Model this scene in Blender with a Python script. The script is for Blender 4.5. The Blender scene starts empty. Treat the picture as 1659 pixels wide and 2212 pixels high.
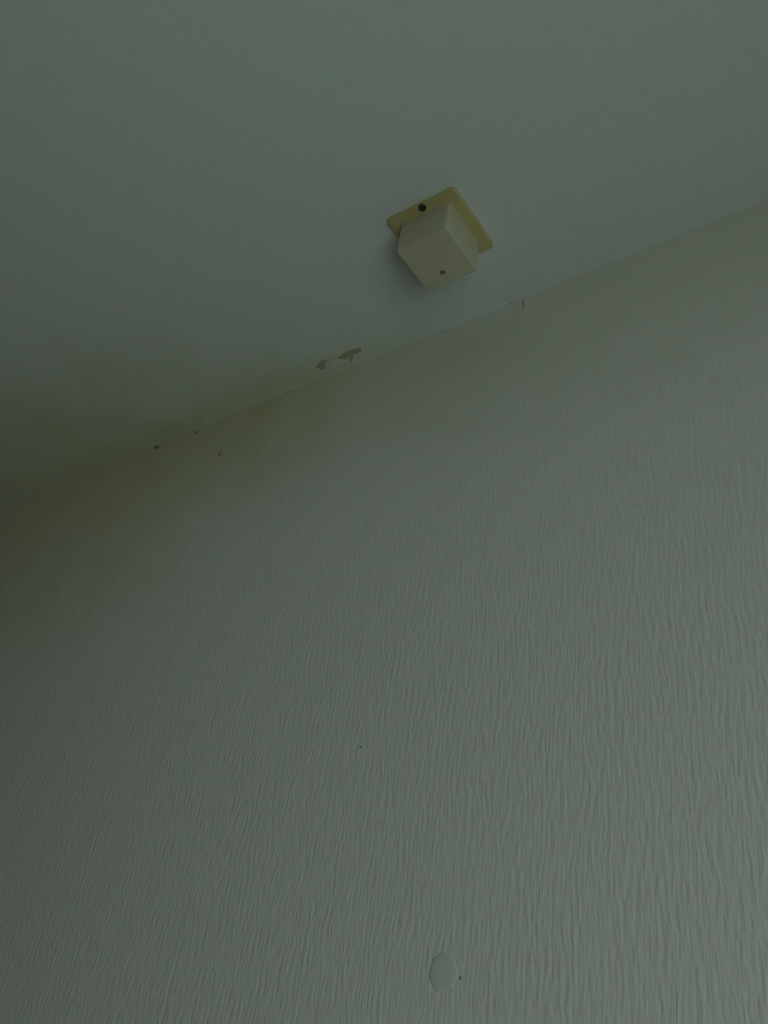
import bpy, bmesh, math, random
from mathutils import Vector, Matrix

random.seed(7)
S = bpy.context.scene
C = S.collection

# ---------------------------------------------------------------- camera
# x runs along the back wall, y towards it, z up.  Camera at (0, 0, EYE).
EYE, HH = 1.50, 0.90              # eye height, ceiling height above the eye
F_PX, W_PX, H_PX = 1802.8, 1659.0, 2212.0
AX = Vector((0.80617448, 0.21699235, 0.55045165))    # wall direction in camera axes
AU = Vector((0.13066459, 0.84206201, -0.52331476))   # up in camera axes
AU.normalize(); AX = (AX - AX.dot(AU) * AU).normalized(); AN = AU.cross(AX)
cam = bpy.data.cameras.new('camera'); co = bpy.data.objects.new('camera', cam); C.objects.link(co)
cam.sensor_fit = 'HORIZONTAL'; cam.sensor_width = 36.0; cam.lens = 36.0 * F_PX / W_PX
cam.clip_start = 0.01
R = Matrix((AX, AN, AU))
co.matrix_world = Matrix.Translation((0, 0, EYE)) @ R.to_4x4()
S.camera = co

# ---------------------------------------------------------------- room size
YW = 0.8113632 * HH               # back wall
ZC = EYE + HH                     # ceiling
XL, XR, YF = -1.82, 0.72, -2.35   # left, right and front walls
WY0, WY1, WZ0, WZ1 = -1.00, 0.20, 0.30, 1.80   # window in the right wall

# ---------------------------------------------------------------- light
vs = S.view_settings
vs.view_transform = 'Standard'; vs.look = 'None'; vs.gamma = 1.0; vs.use_curve_mapping = False
vs.exposure = 0.0
world = bpy.data.worlds.new('world'); S.world = world; world.use_nodes = True
bg = world.node_tree.nodes['Background']
bg.inputs['Color'].default_value = (0.55, 0.72, 0.70, 1); bg.inputs['Strength'].default_value = 0.12
def area(name, loc, size, size_y, direction, power, col):
    L = bpy.data.lights.new(name, 'AREA'); L.shape = 'RECTANGLE'; L.size = size; L.size_y = size_y
    L.energy = power; L.color = col
    o = bpy.data.objects.new(name, L); C.objects.link(o); o.location = loc
    o.rotation_euler = Vector(direction).to_track_quat('-Z', 'Y').to_euler()
    return o
area('window_daylight', (XR + 0.16, (WY0 + WY1) / 2, (WZ0 + WZ1) / 2), 1.2, 1.5,
     (-1, 0, 0), 13.1, (0.81, 1.0, 0.955))

# ---------------------------------------------------------------- helpers
def pix_ray(px, py):
    c = Vector((px - W_PX / 2, H_PX / 2 - py, -F_PX))
    return Vector((AX.dot(c), AN.dot(c), AU.dot(c)))
def on_wall(px, py):
    r = pix_ray(px, py); r = r * (YW / r.y); return Vector((r.x, YW, r.z + EYE))
def on_ceiling(px, py, z=ZC):
    r = pix_ray(px, py); r = r * ((z - EYE) / r.z); return Vector((r.x, r.y, z))

def mat(name, build, rough=0.8):
    m = bpy.data.materials.new(name); m.use_nodes = True
    nt = m.node_tree; b = nt.nodes['Principled BSDF']; b.inputs['Roughness'].default_value = rough
    b.inputs['Specular IOR Level'].default_value = 0.25
    build(nt, b); return m
def N(nt, t, **k):
    n = nt.nodes.new(t)
    for a, v in k.items(): setattr(n, a, v)
    return n
def coords(nt, scale=(1, 1, 1), rot=(0, 0, 0)):
    tc = N(nt, 'ShaderNodeTexCoord'); mp = N(nt, 'ShaderNodeMapping')
    mp.inputs['Scale'].default_value = scale; mp.inputs['Rotation'].default_value = rot
    nt.links.new(tc.outputs['Object'], mp.inputs['Vector']); return mp.outputs['Vector']
def noise(nt, vec, scale, detail=2.0, rough=0.5):
    n = N(nt, 'ShaderNodeTexNoise'); n.inputs['Scale'].default_value = scale
    n.inputs['Detail'].default_value = detail; n.inputs['Roughness'].default_value = rough
    nt.links.new(vec, n.inputs['Vector']); return n
def ramp(nt, fac, stops):
    r = N(nt, 'ShaderNodeValToRGB'); el = r.color_ramp.elements
    el[0].position, el[0].color = stops[0][0], (*stops[0][1], 1)
    el[1].position, el[1].color = stops[-1][0], (*stops[-1][1], 1)
    for p, c in stops[1:-1]:
        e = el.new(p); e.color = (*c, 1)
    nt.links.new(fac, r.inputs['Fac']); return r.outputs['Color']
def mul(nt, a, b, fac=1.0, mode='MULTIPLY'):
    m = N(nt, 'ShaderNodeMixRGB', blend_type=mode); m.inputs['Fac'].default_value = fac
    nt.links.new(a, m.inputs['Color1']); nt.links.new(b, m.inputs['Color2']); return m.outputs['Color']
def math_(nt, op, a, b=None, clamp=False):
    m = N(nt, 'ShaderNodeMath', operation=op); m.use_clamp = clamp
    for i, v in enumerate((a, b)):
        if v is None: continue
        if isinstance(v, (int, float)): m.inputs[i].default_value = v
        else: nt.links.new(v, m.inputs[i])
    return m.outputs[0]
def bump(nt, b, h, dist, strength=1.0):
    n = N(nt, 'ShaderNodeBump'); n.inputs['Distance'].default_value = dist
    n.inputs['Strength'].default_value = strength
    nt.links.new(h, n.inputs['Height']); nt.links.new(n.outputs['Normal'], b.inputs['Normal'])

def plain(name, col, rough=0.6, bumpy=0.0, sc=60):
    def f(nt, b):
        v = coords(nt); n = noise(nt, v, sc, 3)
        c = ramp(nt, n.outputs['Fac'], [(0.3, tuple(x * 0.93 for x in col)), (0.7, col)])
        nt.links.new(c, b.inputs['Base Color'])
        if bumpy: bump(nt, b, n.outputs['Fac'], bumpy)
    return mat(name, f, rough)

def blotch(nt, v, scale=52, amt=0.05):
    """very faint grey-green / grey-pink mottling of aged white paper"""
    n = noise(nt, v, scale, 3, 0.6)
    a = amt
    return ramp(nt, n.outputs['Fac'], [(0.36, (1 - 1.1 * a, 1.0, 1 - .25 * a)), (0.5, (1, 1, 1)), (0.64, (1.0, 1 - 0.9 * a, 1 - .6 * a))])

def stain_tone_box(nt, v, cx, cy, cz, sx, sy, sz, seed, edge=0.35):
    """irregular mask for stains and a painted darker band: 1 inside an ellipsoid whose outline is broken by noise"""
    s = N(nt, 'ShaderNodeSeparateXYZ'); nt.links.new(v, s.inputs[0])
    tot = None
    for out, c, w in ((0, cx, sx), (1, cy, sy), (2, cz, sz)):
        t = math_(nt, 'MULTIPLY', math_(nt, 'SUBTRACT', s.outputs[out], c), 1.0 / w)
        t = math_(nt, 'MULTIPLY', t, t)
        tot = t if tot is None else math_(nt, 'ADD', tot, t)
    n = noise(nt, v, 9 + seed, 5, 0.62)
    tot = math_(nt, 'ADD', tot, math_(nt, 'MULTIPLY', math_(nt, 'SUBTRACT', n.outputs['Fac'], 0.5), 2.2))
    m = N(nt, 'ShaderNodeMapRange'); m.interpolation_type = 'SMOOTHSTEP'
    m.inputs['From Min'].default_value = 1.0 + edge; m.inputs['From Max'].default_value = 1.0 - edge * 2
    nt.links.new(tot, m.inputs['Value']); return m.outputs[0]

WALL_COL = (0.86, 0.84, 0.79)
def stain_toned(nt, base, v, spots):
    c = base
    for (args, col, amt) in spots:
        k = stain_tone_box(nt, v, *args)
        mx = N(nt, 'ShaderNodeMixRGB', blend_type='MULTIPLY')
        nt.links.new(math_(nt, 'MULTIPLY', k, amt), mx.inputs['Fac'])
        nt.links.new(c, mx.inputs['Color1']); mx.inputs['Color2'].default_value = (*col, 1)
        c = mx.outputs['Color']
    return c
STAINS_TONE = [((-1.62, YW, ZC, 0.75, 0.30, 0.42, 0, 0.8), (0.84, 0.76, 0.54), 0.8),
          ((-1.02, YW, ZC - .02, 0.42, 0.05, 0.17, 3, 0.6), (0.92, 0.90, 0.72), 0.75),
          ((-0.38, YW, ZC - .04, 0.95, 0.012, 0.20, 5, 0.9), (0.88, 0.88, 0.78), 0.9)]  # yellowing, plus darkening painted in so the wall top reads dimmer than the ceiling
def wallpaper(nt, b):
    v = coords(nt)
    # vertical ribs, broken and wandering, about 5 mm apart
    warp = noise(nt, coords(nt, (14, 14, 9)), 1.0, 2)
    sep = N(nt, 'ShaderNodeSeparateXYZ'); nt.links.new(v, sep.inputs[0])
    xx = math_(nt, 'ADD', math_(nt, 'ADD', sep.outputs[0], sep.outputs[1]), math_(nt, 'MULTIPLY', warp.outputs['Fac'], 0.016))
    cmb = N(nt, 'ShaderNodeCombineXYZ')
    nt.links.new(math_(nt, 'MULTIPLY', xx, 240.0), cmb.inputs[0])
    nt.links.new(math_(nt, 'MULTIPLY', sep.outputs[2], 46.0), cmb.inputs[2])
    n1 = noise(nt, cmb.outputs[0], 1.0, 1.5, 0.45)
    fine = noise(nt, coords(nt, (520, 520, 110)), 1.0, 1)
    h = math_(nt, 'ADD', n1.outputs['Fac'], math_(nt, 'MULTIPLY', fine.outputs['Fac'], 0.18))
    # embossing is pressed flatter towards the ceiling
    mr = N(nt, 'ShaderNodeMapRange'); mr.interpolation_type = 'SMOOTHSTEP'
    mr.inputs['From Min'].default_value = 1.75; mr.inputs['From Max'].default_value = 2.28
    mr.inputs['To Min'].default_value = 1.0; mr.inputs['To Max'].default_value = 0.22
    nt.links.new(sep.outputs[2], mr.inputs['Value'])
    bump(nt, b, math_(nt, 'MULTIPLY', h, mr.outputs[0]), 0.00125)
    rgb = N(nt, 'ShaderNodeRGB'); rgb.outputs[0].default_value = (*WALL_COL, 1)
    c = mul(nt, rgb.outputs[0], blotch(nt, v))
    c = stain_toned(nt, c, v, STAINS_TONE)
    nt.links.new(c, b.inputs['Base Color'])
def ceiling_paper(nt, b):
    v = coords(nt)
    n = noise(nt, v, 260, 2)
    n2 = noise(nt, v, 14, 2)
    bump(nt, b, math_(nt, 'ADD', math_(nt, 'MULTIPLY', n.outputs['Fac'], 0.06), math_(nt, 'MULTIPLY', n2.outputs['Fac'], 0.6)), 0.001)
    rgb = N(nt, 'ShaderNodeRGB'); rgb.outputs[0].default_value = (0.765, 0.80, 0.765, 1)
    c = mul(nt, rgb.outputs[0], blotch(nt, v))
    c = stain_toned(nt, c, v, STAINS_TONE[:2])
    nt.links.new(c, b.inputs['Base Color'])
M_WALL = mat('ribbed_wallpaper', wallpaper, 0.75)
M_CEIL = mat('ceiling_paper', ceiling_paper, 0.85)
M_WOODWALL = plain('brown_wall', (0.17, 0.155, 0.085), 0.7, 0.0005)
def planks(nt, b):
    v = coords(nt, (1, 1, 1))
    br = N(nt, 'ShaderNodeTexBrick'); nt.links.new(v, br.inputs['Vector'])
    br.inputs['Scale'].default_value = 1.0; br.inputs['Brick Width'].default_value = 1.2
    br.inputs['Row Height'].default_value = 0.12; br.inputs['Mortar Size'].default_value = 0.002
    br.inputs['Color1'].default_value = (0.12, 0.115, 0.07, 1); br.inputs['Color2'].default_value = (0.10, 0.095, 0.06, 1)
    br.inputs['Mortar'].default_value = (0.08, 0.06, 0.04, 1)
    nt.links.new(br.outputs['Color'], b.inputs['Base Color'])
M_FLOOR = mat('wooden_floor', planks, 0.5)
M_WHITE = plain('white_paint', (0.78, 0.78, 0.74), 0.45)
def glass(nt, b):
    out = nt.nodes['Material Output']
    t = N(nt, 'ShaderNodeBsdfTransparent'); g = N(nt, 'ShaderNodeBsdfGlossy'); g.inputs['Roughness'].default_value = 0.02
    mx = N(nt, 'ShaderNodeMixShader'); mx.inputs[0].default_value = 0.06
    nt.links.new(t.outputs[0], mx.inputs[1]); nt.links.new(g.outputs[0], mx.inputs[2])
    nt.links.new(mx.outputs[0], out.inputs['Surface'])
M_GLASS = mat('window_glass', glass)
def yellowed(name, col, edge):
    def f(nt, b):
        v = coords(nt); n = noise(nt, v, 22, 3)
        c = ramp(nt, n.outputs['Fac'], [(0.35, edge), (0.65, col)])
        nt.links.new(c, b.inputs['Base Color'])
        bump(nt, b, noise(nt, v, 400, 2).outputs['Fac'], 0.0001)
    return mat(name, f, 0.5)
M_PLATE = yellowed('yellowed_plastic', (0.56, 0.49, 0.25), (0.58, 0.46, 0.20))
M_BOX = yellowed('cream_plastic', (0.62, 0.57, 0.42), (0.58, 0.53, 0.36))
M_DARK = plain('dark_metal', (0.05, 0.055, 0.03), 0.6)
M_GREY = plain('dull_grey', (0.19, 0.19, 0.15), 0.7)
M_BROWN = plain('old_brown_paste', (0.50, 0.47, 0.32), 0.85, 0.0008, 300)
M_SPECK = plain('dark_fleck', (0.36, 0.35, 0.25), 0.9)
M_PUTTY = plain('smooth_filler', (0.79, 0.81, 0.76), 0.8)
M_SKIM = plain('pale_brown_paste', (0.70, 0.68, 0.55), 0.85, 0.0008, 300)

def obj(name, bm, m, parent=None, smooth=False):
    bmesh.ops.recalc_face_normals(bm, faces=bm.faces)
    me = bpy.data.meshes.new(name); bm.to_mesh(me); bm.free()
    if smooth:
        for p in me.polygons: p.use_smooth = True
    me.materials.append(m)
    o = bpy.data.objects.new(name, me); C.objects.link(o)
    if parent: o.parent = parent; o.matrix_parent_inverse = Matrix.Translation(-parent.location)
    return o
def add_box(bm, a, b):
    v = [bm.verts.new((x, y, z)) for x in (a[0], b[0]) for y in (a[1], b[1]) for z in (a[2], b[2])]
    for f in ((0, 1, 3, 2), (4, 6, 7, 5), (0, 4, 5, 1), (2, 3, 7, 6), (0, 2, 6, 4), (1, 5, 7, 3)):
        bm.faces.new([v[i] for i in f])
def box(name, a, b, m, parent=None):
    bm = bmesh.new(); add_box(bm, a, b); return obj(name, bm, m, parent)
def structure(o): o['kind'] = 'structure'; return o

# ---------------------------------------------------------------- room shell
T = 0.12
wall = structure(box('wall_back', (XL - T, YW, 0), (XR + T, YW + T, ZC), M_WALL))
ceil = structure(box('ceiling', (XL - T, YF - T, ZC), (XR + T, YW + T, ZC + T), M_CEIL))
structure(box('floor', (XL - T, YF - T, -T), (XR + T, YW + T, 0), M_FLOOR))
structure(box('wall_left', (XL - T, YF, 0), (XL, YW, ZC), M_WOODWALL))
structure(box('wall_front', (XL - T, YF - T, 0), (XR + T, YF, ZC), M_WOODWALL))
bm = bmesh.new()
add_box(bm, (XR, YF, 0), (XR + T, YW, WZ0)); add_box(bm, (XR, YF, WZ1), (XR + T, YW, ZC))
add_box(bm, (XR, YF, WZ0), (XR + T, WY0, WZ1)); add_box(bm, (XR, WY1, WZ0), (XR + T, YW, WZ1))
structure(obj('wall_right', bm, M_WALL))
bm = bmesh.new(); fw = 0.045; xm = XR + 0.05
ym = (WY0 + WY1) / 2
for (a, b) in (((WY0, WZ0), (WY1, WZ0 + fw)), ((WY0, WZ1 - fw), (WY1, WZ1)), ((WY0, WZ0 + fw), (WY0 + fw, WZ1 - fw)),
               ((WY1 - fw, WZ0 + fw), (WY1, WZ1 - fw)), ((ym - fw / 2, WZ0 + fw), (ym + fw / 2, WZ1 - fw))):
    add_box(bm, (xm, a[0], a[1]), (xm + 0.05, b[0], b[1]))
win = structure(obj('window_1', bm, M_WHITE))
for (a, b) in ((WY0 + fw, ym - fw / 2), (ym + fw / 2, WY1 - fw)):
    box('pane', (xm + 0.022, a, WZ0 + fw), (xm + 0.027, b, WZ1 - fw), M_GLASS, win)
structure(box('baseboard_back', (XL, YW - 0.014, 0), (XR, YW, 0.09), M_WHITE))
structure(box('baseboard_left', (XL, YF, 0), (XL + 0.014, YW - 0.014, 0.09), M_WHITE))
structure(box('baseboard_front', (XL + 0.014, YF, 0), (XR, YF + 0.014, 0.09), M_WHITE))
structure(box('baseboard_right', (XR - 0.014, YF + 0.014, 0), (XR, YW - 0.014, 0.09), M_WHITE))

# ---- uneven filled joint between ceiling paper and wallpaper: follows the lower edge seen in the photo
edge_pts = [(1700, 413), (1659, 431), (1590, 458), (1543, 473), (1500, 492), (1443, 518), (1380, 541), (1330, 563), (1290, 577),
            (1243, 596), (1188, 620), (1150, 634), (1124, 642), (1100, 652), (1084, 664), (1060, 678), (1029, 690), (992, 704), (940, 721), (900, 737),
            (860, 753), (800, 777), (740, 801), (700, 816.3), (640, 839.7), (600, 857.2), (540, 880.2), (480, 903.7), (430, 925.2), (380, 944.1), (337, 962.8), (280, 984.1), (200, 1016.1), (100, 1056.0), (0, 1096.0), (-90, 1132.0)]
prof = []
for p in edge_pts:
    q = on_wall(*p); prof.append((q.x, max(0.0012, ZC - q.z)))
prof.sort()
prof[0] = (XL, prof[0][1]); prof[-1] = (XR, 0.0012)
bm = bmesh.new(); NS = 6; rows = []
fine = []
for i in range(len(prof) - 1):
    (x0, a0), (x1, a1) = prof[i], prof[i + 1]
    k = max(1, int((x1 - x0) / 0.012))
    for j in range(k):
        t = j / k; fine.append((x0 + (x1 - x0) * t, (a0 + (a1 - a0) * (t * t * (3 - 2 * t))) * (1 + 0.18 * random.uniform(-1, 1))))
fine.append(prof[-1])
for x, a in fine:
    cv = 0.002 + max(0.0, min(1.0, (-0.45 - x) / 0.5)) * 0.0015   # wider, softer cove towards the dark corner
    r = [bm.verts.new((x, YW + 0.001, ZC + 0.001))]
    for s in range(NS + 1):
        t = s / NS * math.pi / 2
        r.append(bm.verts.new((x, YW - 0.0004 - cv * (1 - math.sin(t)) , ZC - 0.0004 - a * (1 - math.cos(t)) )))
    rows.append(r)
for r0, r1 in zip(rows, rows[1:]):
    for k in range(NS + 2):
        bm.faces.new((r0[k], r0[(k + 1) % (NS + 2)], r1[(k + 1) % (NS + 2)], r1[k]))
bm.faces.new(rows[0]); bm.faces.new(rows[-1][::-1])
structure(obj('trim_1', bm, M_CEIL, smooth=True))

# ---- small marks that belong to wall and ceiling
def flake(name, pts, where, thick, m, parent, smooth=False):
    """thin chip whose outline is given in the photo, at its real place and thickness"""
    bm = bmesh.new()
    P = [where(*p) for p in pts]
    nrm = Vector((0, -1, 0)) if where is on_wall else Vector((0, 0, -1))
    c = sum(P, Vector()) / len(P)
    lo = [bm.verts.new(p - nrm * 0.0003) for p in P]
    md = [bm.verts.new(p + nrm * thick * 0.55) for p in P]
    hi = [bm.verts.new(c + (p - c) * 0.72 + nrm * thick) for p in P]
    n = len(P)
    for A, B in ((lo, md), (md, hi)):
        for i in range(n): bm.faces.new((A[i], A[(i + 1) % n], B[(i + 1) % n], B[i]))
    bm.faces.new(hi); bm.faces.new(lo[::-1])
    return obj(name, bm, m, parent, smooth)
def z(px, py, k=10.37, ox=660, oy=730): return (ox + px / k, oy + py / k)
torn = [[z(*p) for p in L] for L in (
    [(215, 660), (290, 575), (390, 490), (465, 505), (440, 590), (432, 690), (370, 705), (300, 680)],
    [(470, 560), (500, 440), (600, 385), (700, 420), (720, 475), (640, 470), (540, 560)],
    [(720, 465), (760, 405), (880, 330), (1000, 265), (1130, 235), (1255, 225), (1235, 320), (1110, 350), (1070, 400), (1052, 520), (1000, 525), (1005, 430), (890, 470)])]
tp = [flake('torn_paper', L, on_ceiling, 0.0006, M_BROWN, ceil) for L in (torn[0], torn[2])]
tp.append(flake('torn_paper', torn[1], on_ceiling, 0.0004, M_SKIM, ceil))
for o in tp: o['label'] = 'torn brown edge of ceiling paper'
# slit in the wallpaper seam under the ceiling
def slit(x0, y0, x1, y1, w):
    return flake('paper_slit', [(x0 - w, y0), (x0 + w, y0), (x1 + w, y1), (x1 - w, y1)], on_wall, 0.0005, M_SPECK, wall)
slit(1130.5, 648, 1130, 670, 1.0)
slit(1102, 648, 1102, 655, 1.2)
def speck(px, py, rx, ry, where, par, m=M_SPECK, rot=0.0, name='dark_speck'):
    pts = []
    for i in range(10):
        a = i / 10 * 2 * math.pi; k = 1 + 0.2 * random.uniform(-1, 1)
        u, w = rx * k * math.cos(a), ry * k * math.sin(a)
        pts.append((px + u * math.cos(rot) - w * math.sin(rot), py + u * math.sin(rot) + w * math.cos(rot)))
    return flake(name, pts, where, 0.0006, m, par)
speck(338, 966, 6, 4, on_wall, wall)
speck(426, 934, 4, 3, on_wall, wall)
speck(484, 904, 5, 4, on_ceiling, ceil)
speck(475, 982, 2.5, 5, on_wall, wall, rot=0.4)
speck(779, 1613.5, 4, 1.8, on_wall, wall, rot=-0.5)
speck(994.5, 2112, 1.7, 5.5, on_wall, wall, rot=0.25)

# ---- smooth filled dent in the wallpaper
cx, cy = 957, 2098
bm = bmesh.new(); rings = []
for k, (s, hgt) in enumerate(((1.0, -0.0003), (0.97, 0.0001), (0.85, 0.0004), (0.6, 0.0007), (0.3, 0.0008))):
    ring = []
    for i in range(36):
        a = i / 36 * 2 * math.pi
        wob = 1 + 0.05 * math.sin(3 * a + 1) + 0.03 * math.sin(7 * a); rx = 31 * wob; ry = (46 if math.sin(a) > 0 else 42) * wob
        ring.append(bm.verts.new(on_wall(cx + s * rx * math.cos(a) + (4 if math.sin(a) < 0 else 0) * -math.sin(a), cy + s * ry * math.sin(a)) + Vector((0, -hgt, 0))))
    rings.append(ring)
for A, B in zip(rings, rings[1:]):
    for i in range(36): bm.faces.new((A[i], A[(i + 1) % 36], B[(i + 1) % 36], B[i]))
bm.faces.new(rings[-1]); bm.faces.new(rings[0][::-1])
pp = obj('filler_patch', bm, M_PUTTY, wall, smooth=True)
pp['label'] = 'smooth oval filled spot in the ribbed wallpaper'

# ---------------------------------------------------------------- ceiling fitting
PCX, PCY, YAW = -0.51874970 * HH, 0.64285750 * HH, 0.0107
PA, PB, PD = 0.0579552 * HH, 0.0428 * HH, 0.0635 * HH
fit = bpy.data.objects.new('junction_box', None); C.objects.link(fit)
fit.location = (PCX, PCY, ZC); fit.rotation_euler = (0, 0, YAW)
fit['label'] = 'square cream plastic junction box on yellowed base plate, screwed to the ceiling'
fit['category'] = 'junction box'
def rounded_block(bm, half, z0, z1, rad, rim, taper=0.0, seg=5):
    """rounded square block hanging from z0 down to z1, lower rim rounded by rim"""
    levels = [(z0, 0.0)]
    for s in range(seg + 1):
        t = s / seg * math.pi / 2
        levels.append((z1 + rim * (1 - math.sin(t)), rim * (1 - math.cos(t))))
    rings = []
    for (zz, inset) in levels:
        f = (z0 - zz) / (z0 - z1); h = half - taper * f - inset; r = max(rad - inset, 0.0006); ring = []
        for q, (sx, sy) in enumerate(((1, 1), (-1, 1), (-1, -1), (1, -1))):
            for s in range(seg + 1):
                a = math.pi / 2 * q + s / seg * math.pi / 2
                ring.append(bm.verts.new((sx * (h - r) + r * math.cos(a), sy * (h - r) + r * math.sin(a), zz)))
        rings.append(ring)
    n = len(rings[0])
    for A, B in zip(rings, rings[1:]):
        for i in range(n): bm.faces.new((A[i], A[(i + 1) % n], B[(i + 1) % n], B[i]))
    bm.faces.new(rings[0][::-1]); bm.faces.new(rings[-1])
def local(name, bm, m, parent=fit):
    bmesh.ops.recalc_face_normals(bm, faces=bm.faces)
    me = bpy.data.meshes.new(name); bm.to_mesh(me); bm.free(); me.materials.append(m)
    for p in me.polygons: p.use_smooth = True
    me.set_sharp_from_angle(angle=math.radians(35))
    o = bpy.data.objects.new(name, me); C.objects.link(o); o.parent = parent; return o
bm = bmesh.new(); rounded_block(bm, PA, 0, -0.0055, 0.005, 0.0022); plate = local('base_plate', bm, M_PLATE)
plate['label'] = 'yellowed square base plate'
bm = bmesh.new(); rounded_block(bm, PB, -0.0045, -PD, 0.0045, 0.0028, taper=-0.0003); cover = local('cover', bm, M_BOX)
def to_local(p): 
    d = Vector(p) - Vector((PCX, PCY, ZC)); return Matrix.Rotation(-YAW, 3, 'Z') @ d
def disc(name, lp, r, h, m, parent, sy=1.0):
    bm = bmesh.new(); n = 20; prof_ = ((1.0, 0.001), (1.0, -h * 0.6), (0.8, -h), (0.45, -h), (0.38, -h * 0.55))
    rings = [[bm.verts.new((lp.x + r * k * math.cos(2 * math.pi * i / n), lp.y + sy * r * k * math.sin(2 * math.pi * i / n), lp.z + zz)) for i in range(n)] for k, zz in prof_]
    for A, B in zip(rings, rings[1:]):
        for i in range(n): bm.faces.new((A[i], A[(i + 1) % n], B[(i + 1) % n], B[i]))
    bm.faces.new(rings[0][::-1]); bm.faces.new(rings[-1])
    return local(name, bm, m, parent)
lp = to_local(on_ceiling(912.5, 449, ZC - 0.0065))
lp.z = -0.0055
disc('screw', lp, 0.0050, 0.0022, M_DARK, plate)['label'] = 'dark screw head on the base plate'
lp = to_local(on_ceiling(956.5, 588, ZC - PD)); lp.z = -PD
disc('cover_screw', lp, 0.0036, 0.0006, M_GREY, cover, 0.9)['label'] = 'small dark screw in the cover'
